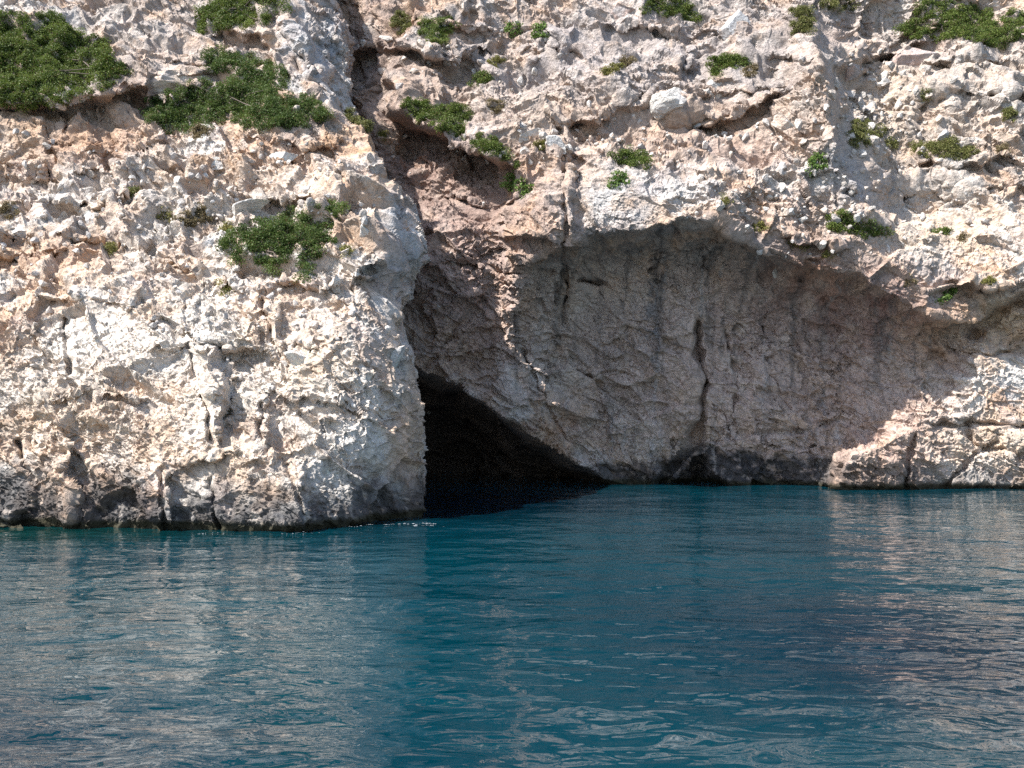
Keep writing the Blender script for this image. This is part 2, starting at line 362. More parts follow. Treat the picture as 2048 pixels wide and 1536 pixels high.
# ------------------------------------------------------------------ main cliff with the cave
BX = axis((520, 2070, 1.7), (2070, 3300, 14)); BY = axis((-760, -60, 7), (-60, 1072, 1.6))
PX, PY = np.meshgrid(BX, BY)
CB = [(500, 980, 34), (700, 980, 33), (860, 985, 30.5), (1000, 985, 31), (1250, 990, 30.6), (1500, 985, 29.7), (1680, 980, 30.1), (1850, 978, 30.3), (2048, 978, 30.3), (2400, 978, 30),
      (3300, 978, 28), (1850, 905, 30.3), (2048, 900, 30.3), (1900, 850, 30.6), (2048, 830, 30.7), (2300, 830, 30.6), (1980, 720, 31.0), (2100, 700, 31.1), (2000, 650, 31.5), (2100, 610, 30.6), (1990, 600, 30.7),
      (840, 740, 31.4), (930, 770, 31.1), (1080, 880, 30.6), (1180, 930, 30.4), (1300, 900, 30.7), (1380, 800, 29.7), (1500, 800, 29.7), (1700, 800, 29.8),
      (860, 600, 30.9), (1000, 600, 30.5), (1110, 600, 30.3), (1250, 600, 29.4), (1500, 650, 29.5), (1700, 650, 29.7),
      (850, 480, 30.4), (980, 460, 29.5), (1100, 460, 28.9), (1250, 440, 28.9), (1400, 415, 28.8), (1500, 470, 29.0), (1640, 520, 29.4), (1780, 570, 29.9), (1880, 610, 30.3),
      (700, 480, 34), (780, 400, 33.4), (720, 300, 35.0), (690, 150, 37.2), (680, 0, 39.2), (640, -60, 40), (600, 300, 36), (820, 330, 32.3), (900, 300, 31.6), (1000, 340, 31.0), (1100, 350, 30.4), (1200, 330, 29.8), (1320, 330, 29.9), (1450, 350, 29.9),
      (830, 240, 33.0), (930, 240, 33.2), (1030, 240, 32.4), (1150, 240, 32.2), (1300, 250, 32.0), (1420, 260, 32.3), (1500, 260, 31.8), (1600, 260, 31.0), (1680, 280, 31.3), (1600, 350, 30.6), (1700, 420, 31.0),
      (1640, 450, 30.2), (1560, 420, 30.0),
      (780, 130, 35.2), (850, 130, 34.6), (950, 120, 35.2), (1100, 120, 34.8), (1250, 150, 33.2), (1400, 130, 34.6), (1550, 130, 33.6), (1640, 120, 33.2),
      (800, 0, 37.5), (1000, 0, 37.4), (1200, 0, 37.0), (1400, 0, 36.6), (1600, 0, 36.2), (1800, 0, 37.0), (2048, 0, 37.6), (2400, 0, 37.6),
      (1760, 120, 35.0), (1900, 120, 34.8), (2048, 120, 35.2), (1760, 250, 33.4), (1900, 230, 33.3), (2048, 220, 33.8), (1800, 380, 32.2), (1950, 360, 32.2), (2048, 360, 32.5), (2300, 360, 32.5),
      (1800, 480, 31.3), (1950, 500, 31.4), (2048, 520, 31.2), (500, 300, 37), (500, 0, 42), (3300, 400, 31), (3300, 0, 36), (600, -700, 49), (1200, -700, 47), (2000, -700, 47.5), (3300, -700, 46)]
Y = rbf(CB, PX, PY)
wq = np.stack([PX / 60, PY / 60, np.zeros_like(PX)], -1).reshape(-1, 3)
wx = (fbm(wq, 3, .6) * 22).reshape(PX.shape); wy = (fbm(wq + 90, 3, .6) * 22).reshape(PX.shape)
RECESS = [(1050, 520), (1150, 478), (1250, 462), (1350, 438), (1430, 434), (1480, 470), (1540, 512), (1640, 540), (1720, 548), (1790, 592), (1850, 622), (1915, 642), (1965, 660), (1955, 740),
          (1930, 810), (1855, 852), (1760, 890), (1690, 925), (1660, 1020), (1660, 1100), (1120, 1100), (1040, 870), (1005, 700)]
sd = poly_sd(PX + wx * .6, PY + wy * .6, RECESS)
depth = lerp(2.8, 2.3, sstep(PY, 470, 990)) * lerp(1, .6, sstep(PX, 1600, 1900))
ramp_l = sstep(PX, 1000, 1210)
recess = np.where(sd > 0, depth * (1 - np.exp(-np.maximum(sd, 0) / lerp(34, 95, sstep(PX, 1720, 1880) * sstep(PY, 660, 800)))) * lerp(.25, 1, ramp_l), 0)
# the smooth buttress that hangs down right of the cave
BUT = [(1120, 640), (1200, 590), (1330, 600), (1395, 640), (1392, 690), (1410, 760), (1404, 840), (1380, 905), (1320, 965), (1300, 1000), (1235, 1000), (1180, 950), (1080, 880)]
sb = poly_sd(PX + wx * .4, PY + wy * .4, BUT)
recess = recess - np.where(sb > 0, .6 * (1 - np.exp(-np.maximum(sb, 0) / 55)) * sstep(PX, 1150, 1330), 0)
Y = Y + recess
SLOT = [(1302, 1000), (1345, 962), (1385, 915), (1402, 905), (1425, 945), (1480, 980), (1500, 1000), (1500, 1090), (1300, 1090)]
ss = poly_sd(PX + wx * .5, PY + wy * .5, SLOT); Y = Y + np.where(ss > 0, 2.4 * (1 - np.exp(-np.maximum(ss, 0) / 14)), 0)
HOLE = [(1148, 560), (1165, 552), (1190, 556), (1230, 572), (1180, 576)]
ss = poly_sd(PX + wx * .2, PY + wy * .2, HOLE); Y = Y + np.where(ss > 0, .8 * (1 - np.exp(-np.maximum(ss, 0) / 5)), 0)
# the spur on the right whose steep far side drops into the right-hand slope
SPUR = [(1560, 0), (1625, 60), (1648, 160), (1668, 250), (1700, 330), (1722, 400), (1750, 450)]
sx = np.interp(PY, [s[1] for s in SPUR], [s[0] for s in SPUR]) + wx * .5
over = PX - sx
fade = sstep(PY, -40, 80) * (1 - sstep(PY, 420, 480))
Y = Y + fade * 2.1 * (1 - np.exp(-np.maximum(over, 0) / 22)) * np.exp(-np.maximum(over, 0) / 260) - fade * .8 * np.exp(-(over / 55) ** 2)
# low ledge line at the right
Y = grooves(PX, PY, Y, [
    (1.0, 8, [(1396, 640), (1392, 690), (1410, 760), (1404, 840), (1380, 905), (1320, 968)]), (.5, 6, [(1124, 490), (1130, 560), (1128, 650)]),
    (.4, 4, [(882, 392), (930, 402), (985, 420), (1040, 400)]), (.3, 4, [(1045, 700), (1080, 780), (1118, 860), (1180, 920), (1260, 960)]), (.3, 4, [(1160, 740), (1220, 790), (1290, 850)]),
    (1.0, 9, [(1945, 668), (1985, 640), (2010, 618), (2060, 595)]), (.5, 5, [(1855, 848), (1900, 850), (2060, 850)]), (.4, 4, [(1835, 870), (1815, 910), (1812, 985)]),
    (.4, 4, [(1990, 880), (1940, 920), (1890, 975)]), (.3, 4, [(1930, 850), (1950, 890), (2048, 910)]), (.35, 5, [(1900, 700), (1960, 715), (2060, 700)]),
    (.5, 6, [(1380, 45), (1372, 100), (1366, 160)]), (.4, 5, [(1130, 250), (1200, 245), (1290, 190)]), (.4, 5, [(1120, 250), (1128, 300), (1130, 480)]),
    (.35, 5, [(1100, 70), (1122, 90), (1100, 110), (1065, 130)]), (.45, 6, [(780, 90), (820, 110), (900, 130)]), (.4, 5, [(690, 270), (760, 235), (800, 215)]),
    (.4, 5, [(1700, 385), (1780, 382), (1860, 372), (2060, 378)]), (.3, 4, [(1790, 400), (1850, 390)]), (.5, 6, [(1780, 100), (1840, 60), (1800, 90)]), (.4, 5, [(1600, 560), (1640, 515), (1610, 535)]),
    (.4, 5, [(1690, 180), (1760, 130), (1800, 100)]), (.35, 5, [(1410, 195), (1500, 190), (1560, 170)]), (.4, 6, [(1310, 240), (1430, 245), (1520, 180)]),
    (.3, 5, [(850, 740), (960, 600), (1000, 640), (985, 700)]), (.35, 4, [(830, 520), (920, 530), (1050, 545), (1110, 540)]), (.3, 4, [(920, 575), (975, 600), (992, 640)]),
    (.35, 5, [(1480, 870), (1600, 860), (1680, 840)]), (.3, 4, [(1500, 700), (1560, 780), (1600, 860)]), (.3, 4, [(1450, 660), (1475, 760), (1460, 880)])])
CAVE = [(560, 700), (700, 690), (800, 715), (850, 748), (930, 776), (1000, 820), (1080, 886), (1150, 930), (1200, 952), (1240, 1000), (1250, 1100), (500, 1100)]
sc_ = poly_sd(PX + wx * .45, PY + wy * .45, CAVE)
cd = np.maximum(sc_, 0)
Y = Y + np.where(sc_ > 0, 9.0 * (1 - np.exp(-cd / 48)) * (1 + .25 * (noise(np.stack([PX / 90, PY / 120, 0 * PX], -1).reshape(-1, 3)).reshape(PX.shape))), 0)
Y, shB = ledges(PX, PY, Y, [(.8, 34, [(1110, 242), (1200, 243), (1290, 200), (1330, 170)]), (1.0, 55, [(1330, 235), (1430, 243), (1500, 212), (1570, 175)]), (1.0, 60, [(690, 110), (780, 88), (900, 125), (960, 100)]),
    (2.3, 240, [(790, 225), (900, 275), (960, 305), (1010, 330)]), (.8, 45, [(1680, 135), (1790, 105), (1860, 70)]), (.45, 24, [(1700, 385), (1860, 374), (2080, 380)]), (.5, 26, [(1060, 100), (1130, 90), (1180, 120)]), (.7, 40, [(1230, 45), (1300, 52), (1390, 60)]),
    (.6, 32, [(1480, 130), (1560, 110), (1620, 125)]), (.5, 28, [(1180, 330), (1130, 300)][::-1]), (.6, 30, [(1800, 200), (1900, 180), (2060, 190)]), (.5, 26, [(1830, 320), (1940, 325), (2060, 310)]), (.7, 36, [(1770, 100), (1900, 130), (2000, 120)]), (.5, 24, [(1000, 480), (1110, 470)]),
    (.6, 30, [(870, 40), (980, 60)]), (.6, 30, [(1420, 60), (1530, 70)]), (.5, 22, [(1560, 470), (1680, 500)]), (.5, 30, [(1900, 560), (1980, 575), (2060, 560)])])
Y = ribs(PX, PY, Y, [(.9, 70, [(1040, 30), (1120, 60), (1128, 120)]), (.9, 70, [(1372, 40), (1375, 110), (1366, 170)]), (.7, 60, [(1130, 250), (1140, 330), (1135, 470)]), (.8, 80, [(1490, 20), (1500, 70), (1540, 110)]), (.7, 60, [(1840, 200), (1800, 300)]), (.9, 70, [(900, 60), (960, 120), (1010, 160), (1080, 240)])])
zb = CH + (HY - PY) / F * Y; Y = Y + .28 * np.exp(-((zb + .02) / .16) ** 2) * (sc_ < 0)
P = world_pt(PX, PY, Y); shp = P.shape
N = grid_normals(P, 10)
inwall = sstep(sd, -25, 15) + 0.0
left_wall = np.exp(-(((PX - 960) / 170) ** 4 + ((PY - 590) / 190) ** 4))
calm = np.clip(np.maximum(inwall * lerp(.75, .9, sstep(PY, 500, 650)), 1.0 * left_wall), 0, 1)
slab = np.exp(-(((PX - 1250) / 130) ** 4 + ((PY - 385) / 60) ** 4))          # the smooth grey boss above the lip
am = lerp(.85, .55, calm) * lerp(1, .4, slab); fi = lerp(.82, .5, calm) * lerp(1, .55, slab)
low_r = sstep(PX, 1700, 1850) * sstep(PY, 620, 720); am = lerp(am, .35, low_r); fi = lerp(fi, .6, low_r)
bould = .3 * (1 - sstep(PY, 380, 470)) * lerp(1, 0, slab); fi = np.maximum(fi, 1.0 * calm)
Pf, g = displace(P, N, am, fi, np.array([11., 67., 23.]), R(-25), bould, (1 - calm) * (1 - sstep(PY, 380, 520)), ((PY > -40) & (PX < 2060) & (sc_ < 25)).astype(float))
TB = [(1100, 120, 420, 160, (.31, .26, .23), .9), (1500, 100, 300, 190, (.32, .275, .25), .85), (1900, 150, 260, 180, (.37, .31, .265), .75), (1150, 290, 220, 70, (.37, .28, .23), .65), (1700, 420, 250, 90, (.43, .37, .32), .5), (820, 340, 120, 170, (.24, .155, .125), .85), (920, 580, 170, 200, (.42, .30, .25), 1.0), (980, 400, 150, 110, (.27, .185, .15), .9), (860, 180, 120, 60, (.40, .28, .2), .5), (740, 80, 80, 200, (.27, .19, .15), .85),  # red-brown rock; gully and hollow above the cave also darkened as painted shade
      (1250, 700, 170, 230, (.50, .395, .33), 1.2), (1550, 720, 270, 230, (.50, .375, .315), 1.2), (1600, 560, 170, 90, (.20, .12, .095), .8), (1760, 640, 150, 90, (.22, .115, .09), .8), (1880, 690, 60, 80, (.40, .22, .12), .6),
      (1400, 500, 260, 50, (.22, .19, .17), .75), (1640, 540, 60, 50, (.40, .2, .11), .5), (1500, 290, 200, 50, (.33, .22, .17), .6), (1420, 240, 220, 40, (.40, .27, .18), .5), (1250, 390, 150, 60, (.37, .37, .37), .7),
      (1900, 880, 200, 50, (.52, .38, .25), .55), (2000, 640, 80, 60, (.52, .36, .2), .6), (1770, 230, 110, 100, (.52, .38, .26), .55), (1150, 100, 200, 90, (.38, .33, .31), .6), (1700, 360, 60, 120, (.40, .40, .41), .6),
      (1920, 300, 150, 160, (.44, .39, .34), .5), (1100, 260, 120, 60, (.44, .34, .26), .5), (1850, 480, 150, 50, (.54, .43, .32), .5), (1760, 870, 140, 110, (.46, .32, .26), .85), (1920, 60, 120, 60, (.36, .28, .24), .5), (1660, 60, 90, 60, (.40, .30, .25), .5)]
def bandB(px, P):
    h = np.interp(px, [500, 1240, 1300, 1400, 1500, 1640, 1700, 1760, 2060, 3300], [.9, .7, .7, 1.5, 1.15, 1.05, .85, .8, .6, .5])
    s = np.interp(px, [500, 1240, 1500, 1640, 1720, 3300], [.9, .85, .95, .9, .6, .5])
    return h, .28, s
pxr, pyr = PX.ravel(), PY.ravel()
cb = colour(Pf, pxr, pyr, g, TB, bandB, np.array([5., 13., 2.]), shB.ravel())
# seepage streaks run down the overhung wall
wst = (inwall * sstep(PY, 440, 560)).ravel()
q = np.stack([Pf[:, 0] / .42, Pf[:, 1] / 3, Pf[:, 2] / 5.5], -1)
n_spk = fbm(Pf / .45, 3, .6); q = q + np.stack([n_spk * .5, 0 * n_spk, 0 * n_spk], -1); s1 = fbm(q, 3, .6); s2 = fbm(q * np.array([1.9, 1, 1.4]) + 33, 2)
dk = np.clip(wst * sstep(s1 + .35 * n_spk, .1, .34) * (.6 - .4 * sstep(pyr, 640, 860)), 0, 1)
cb = lerp(cb, np.array((.10, .09, .085)), dk[:, None])
cb = lerp(cb, np.array((.36, .33, .31)), (wst * .6 * sstep(s2, .3, .55))[:, None])
for (x, y0, y1, w, st, col) in [(1310, 640, 960, 9, .7, (.42, .42, .43)), (1320, 440, 720, 7, .8, (.07, .06, .06)), (1645, 540, 720, 10, .8, (.12, .10, .09)), (1605, 520, 740, 12, .6, (.13, .085, .07)), (1520, 620, 690, 5, .9, (.06, .06, .06)),
                                (1528, 670, 820, 7, .5, (.44, .43, .42)), (1620, 850, 940, 22, .55, (.46, .46, .47)), (1675, 840, 920, 6, .7, (.5, .5, .5)), (1808, 830, 890, 6, .6, (.5, .49, .47)), (1130, 480, 700, 14, .55, (.10, .09, .09)), (1210, 480, 640, 18, .4, (.16, .15, .15)), (1300, 560, 720, 12, .4, (.34, .35, .38))]:
    xx = pxr + wx.ravel() * .5 + n_spk * 10
    w_ = np.exp(-((xx - x) / w) ** 2) * sstep(pyr, y0 - 15, y0 + 25) * (1 - sstep(pyr, y1 - 60, y1 + 20)) * st * .75 * sstep(s2 + .5 * n_spk, -.25, .3)
    cb = lerp(cb, np.array(col), np.clip(w_, 0, 1)[:, None])
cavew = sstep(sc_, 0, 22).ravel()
cb = lerp(cb, np.array((.10, .078, .066)) * (1 + .4 * g['rg'])[:, None], cavew[:, None])  # wet rock tone deepened towards black, painting the cave's shade into the colour
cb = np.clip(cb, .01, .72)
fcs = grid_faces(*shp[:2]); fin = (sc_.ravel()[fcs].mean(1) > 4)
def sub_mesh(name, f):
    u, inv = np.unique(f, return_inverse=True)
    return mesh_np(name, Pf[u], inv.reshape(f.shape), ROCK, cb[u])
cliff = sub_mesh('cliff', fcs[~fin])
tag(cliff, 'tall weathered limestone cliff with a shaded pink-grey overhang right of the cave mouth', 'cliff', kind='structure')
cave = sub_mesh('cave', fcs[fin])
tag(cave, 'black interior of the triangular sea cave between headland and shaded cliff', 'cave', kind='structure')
SHEETS.append((Pf, N.reshape(-1, 3), shp))

# ------------------------------------------------------------------ where the rock surface stands in elevation
VP = np.concatenate([s[0] for s in SHEETS]); VN = np.concatenate([s[1] for s in SHEETS])
qx = CX + VP[:, 0] / VP[:, 1] * F; qy = HY - (VP[:, 2] - CH) / VP[:, 1] * F
ST = 3; GW, GH = 2100 // ST, 1200 // ST
ok = (qx > 0) & (qx < GW * ST) & (qy > -60) & (qy < GH * ST - 60)
idx = np.nonzero(ok)[0]; cell = ((qy[idx] + 60) // ST).astype(int) * GW + (qx[idx] // ST).astype(int)
o_ = np.lexsort((-VP[idx, 1], cell)); MAP = np.full(GW * GH, -1); MAP[cell[o_]] = idx[o_]; MAP = MAP.reshape(GH, GW)
for _ in range(3):
    for sh in ((0, 1), (0, -1), (1, 1), (1, -1)):
        MAP = np.where(MAP < 0, np.roll(MAP, sh[1], sh[0]), MAP)
def surf(x, y):
    x = np.clip(np.asarray(x, float), 1, GW * ST - 2); y = np.clip(np.asarray(y, float), -58, GH * ST - 62)
    return MAP[((y + 60) // ST).astype(int), (x // ST).astype(int)]

# ------------------------------------------------------------------ shrubs
LEAF_Q = np.array([(-.5, 0, 0), (0, -.32, .06), (.5, 0, 0), (0, .32, .06)])
def leaves(pos, size, col, rng, up=.25):
    n = len(pos)
    a = rng.normal(size=(n, 3)); a[:, 2] += up; a /= np.linalg.norm(a, axis=1)[:, None]
    b = rng.normal(size=(n, 3)); b -= (b * a).sum(1)[:, None] * a; b /= np.linalg.norm(b, axis=1)[:, None]
    c = np.cross(a, b)
    s = size * rng.uniform(.6, 1.35, n)[:, None]
    V = pos[:, None] + s[:, None] * (LEAF_Q[None, :, :1] * b[:, None] + LEAF_Q[None, :, 1:2] * c[:, None] + LEAF_Q[None, :, 2:] * a[:, None])
    return V.reshape(-1, 3), np.arange(4 * n).reshape(n, 4), np.repeat(col, 4, 0)
def tube(path, r0, r1, k=5):
    path = np.array(path); n = len(path); V = []
    for i in range(n):
        d = path[min(i + 1, n - 1)] - path[max(i - 1, 0)]; d = d / (np.linalg.norm(d) + 1e-9)
        u = np.cross(d, (0.3, 1, .2)); u /= np.linalg.norm(u); v = np.cross(d, u); r = lerp(r0, r1, i / (n - 1))
        for j in range(k): V.append(path[i] + r * (math.cos(6.283 * j / k) * u + math.sin(6.283 * j / k) * v))
    Fq = [(i * k + j, i * k + (j + 1) % k, (i + 1) * k + (j + 1) % k, (i + 1) * k + j) for i in range(n - 1) for j in range(k)]
    return np.array(V), np.array(Fq)
KIND = {  # leaf size, colour lo, colour hi, clump radius, leaves per clump
    'dark': (.050, (.028, .056, .012), (.125, .175, .040), .19, 210),
    'mid': (.052, (.038, .070, .012), (.170, .212, .042), .18, 210),
    'olive': (.050, (.085, .092, .026), (.235, .235, .075), .16, 190),
    'yellow': (.046, (.12, .115, .03), (.28, .26, .075), .12, 110),
    'leafy': (.090, (.06, .115, .022), (.20, .29, .07), .17, 56),
    'dry': (.046, (.12, .09, .045), (.29, .23, .12), .11, 100)}
def shrub(i, label, kind, blobs, tall=1.0):
    rng = np.random.default_rng(1000 + i)
    ls, lo, hi, cr_, per = KIND[kind]; lo, hi = np.array(lo), np.array(hi)
    V, Fq, C, nv = [], [], [], 0; cents, base = [], []
    for (x, y, rx, ry, rot) in blobs:
        v0 = surf(x, y); Y0 = VP[v0, 1]; mpp = Y0 / F
        area = math.pi * rx * ry * mpp * mpp
        n = max(5, int(area / (cr_ * cr_ * .52)))
        r = np.sqrt(rng.random(n)); th = rng.random(n) * 6.283
        wob = 1 + .22 * np.sin(3 * th + i) + .14 * np.sin(5 * th + 2 * i) + .1 * np.sin(9 * th + i)
        ex, ey = r * rx * np.cos(th) * wob, r * ry * np.sin(th) * wob
        c, s = math.cos(rot), math.sin(rot)
        vi = surf(x + ex * c - ey * s, y + ex * s + ey * c)
        keep = np.abs(VP[vi, 1] - Y0) < 4.5
        vi, r = vi[keep], r[keep]; pv = VP[vi].copy()
        y_old = pv[:, 1].copy()
        if max(rx, ry) < 30: pv[:, 1] = np.clip(pv[:, 1], Y0 - .07, Y0 + .06)
        else:                                               # a mat bridges the hollows under it
            A_ = np.stack([np.ones(len(pv)), pv[:, 0] - pv[:, 0].mean(), pv[:, 2] - pv[:, 2].mean()], -1); w_ = np.ones(len(pv))
            for _ in range(4):
                k_ = np.linalg.lstsq(A_ * w_[:, None], pv[:, 1] * w_, rcond=None)[0]; e_ = pv[:, 1] - A_ @ k_; w_ = 1 / (1 + (e_ / .3) ** 2)
            pv[:, 1] = A_ @ k_ + np.clip(e_, -.6, .2)
        f_ = pv[:, 1] / y_old; pv[:, 0] *= f_; pv[:, 2] = CH + (pv[:, 2] - CH) * f_
        hh = .08 + min(rx, ry) * mpp * .6 * tall * np.sqrt(np.maximum(0, 1 - r * r)) * rng.choice([.45, .8, 1.15], len(vi))
        nn = VN[vi] * .5 + np.array([0, -.25, .6]); nn /= np.linalg.norm(nn, axis=1)[:, None]
        pos = pv + nn * (hh * rng.uniform(.1, 1, len(vi)))[:, None]
        cents.append(pos); base.append(VP[v0] + 0)
    cents_by = cents; cents = np.concatenate(cents); big = len(cents) > 24
    for c in cents:
        rad = cr_ * rng.uniform(.6, 1.35); k = int(per * rng.uniform(.7, 1.2))
        d = rng.normal(size=(k, 3)); d /= np.linalg.norm(d, axis=1)[:, None]
        d *= (rng.random(k) ** .45 * rad)[:, None] * np.array([1.15, 1, .8])
        tone = rng.random() * .6 + .4 * rng.random(k)
        col = lo + (hi - lo) * tone[:, None]
        brown = rng.random(k) < .08; col[brown] = np.array((.14, .10, .05))
        v, f, cc = leaves(c + d, ls, col, rng)
        V.append(v); Fq.append(f + nv); C.append(cc); nv += len(v)
    V, Fq, C = np.concatenate(V), np.concatenate(Fq), np.concatenate(C)
    org = cents.mean(0)
    if big or kind == 'leafy':
        root = bpy.data.objects.new('shrub', None); COL.objects.link(root); root.location = base[0]; root.empty_display_size = .1
        o0 = np.array(base[0])
        mesh_np('foliage', V - o0, Fq, LEAF, C, root)
        for pos, b in zip(cents_by, base):
            bV, bF, nb_ = [], [], 0; b0 = b + np.array([0, .06, -.05])
            for c in pos[rng.permutation(len(pos))[:14]]:
                mid = (b0 + c) / 2 + rng.normal(size=3) * .06 + np.array([0, 0, -.02])
                v, f = tube([b0, (b0 + mid) / 2 + rng.normal(size=3) * .02, mid, c], .028, .008)
                bV.append(v); bF.append(f + nb_); nb_ += len(v)
            if nb_: mesh_np('branch', np.concatenate(bV) - o0, np.concatenate(bF), BARK, None, root, True)
    else:
        root = mesh_np('dry_tuft' if kind in ('dry', 'yellow') else 'shrub', V - org, Fq, LEAF, C); root.location = org
    tag(root, label, 'shrub' if kind not in ('dry', 'yellow') else 'dry tuft', 'dry tufts on the rock' if kind in ('dry', 'yellow') else 'green shrubs on the rock')

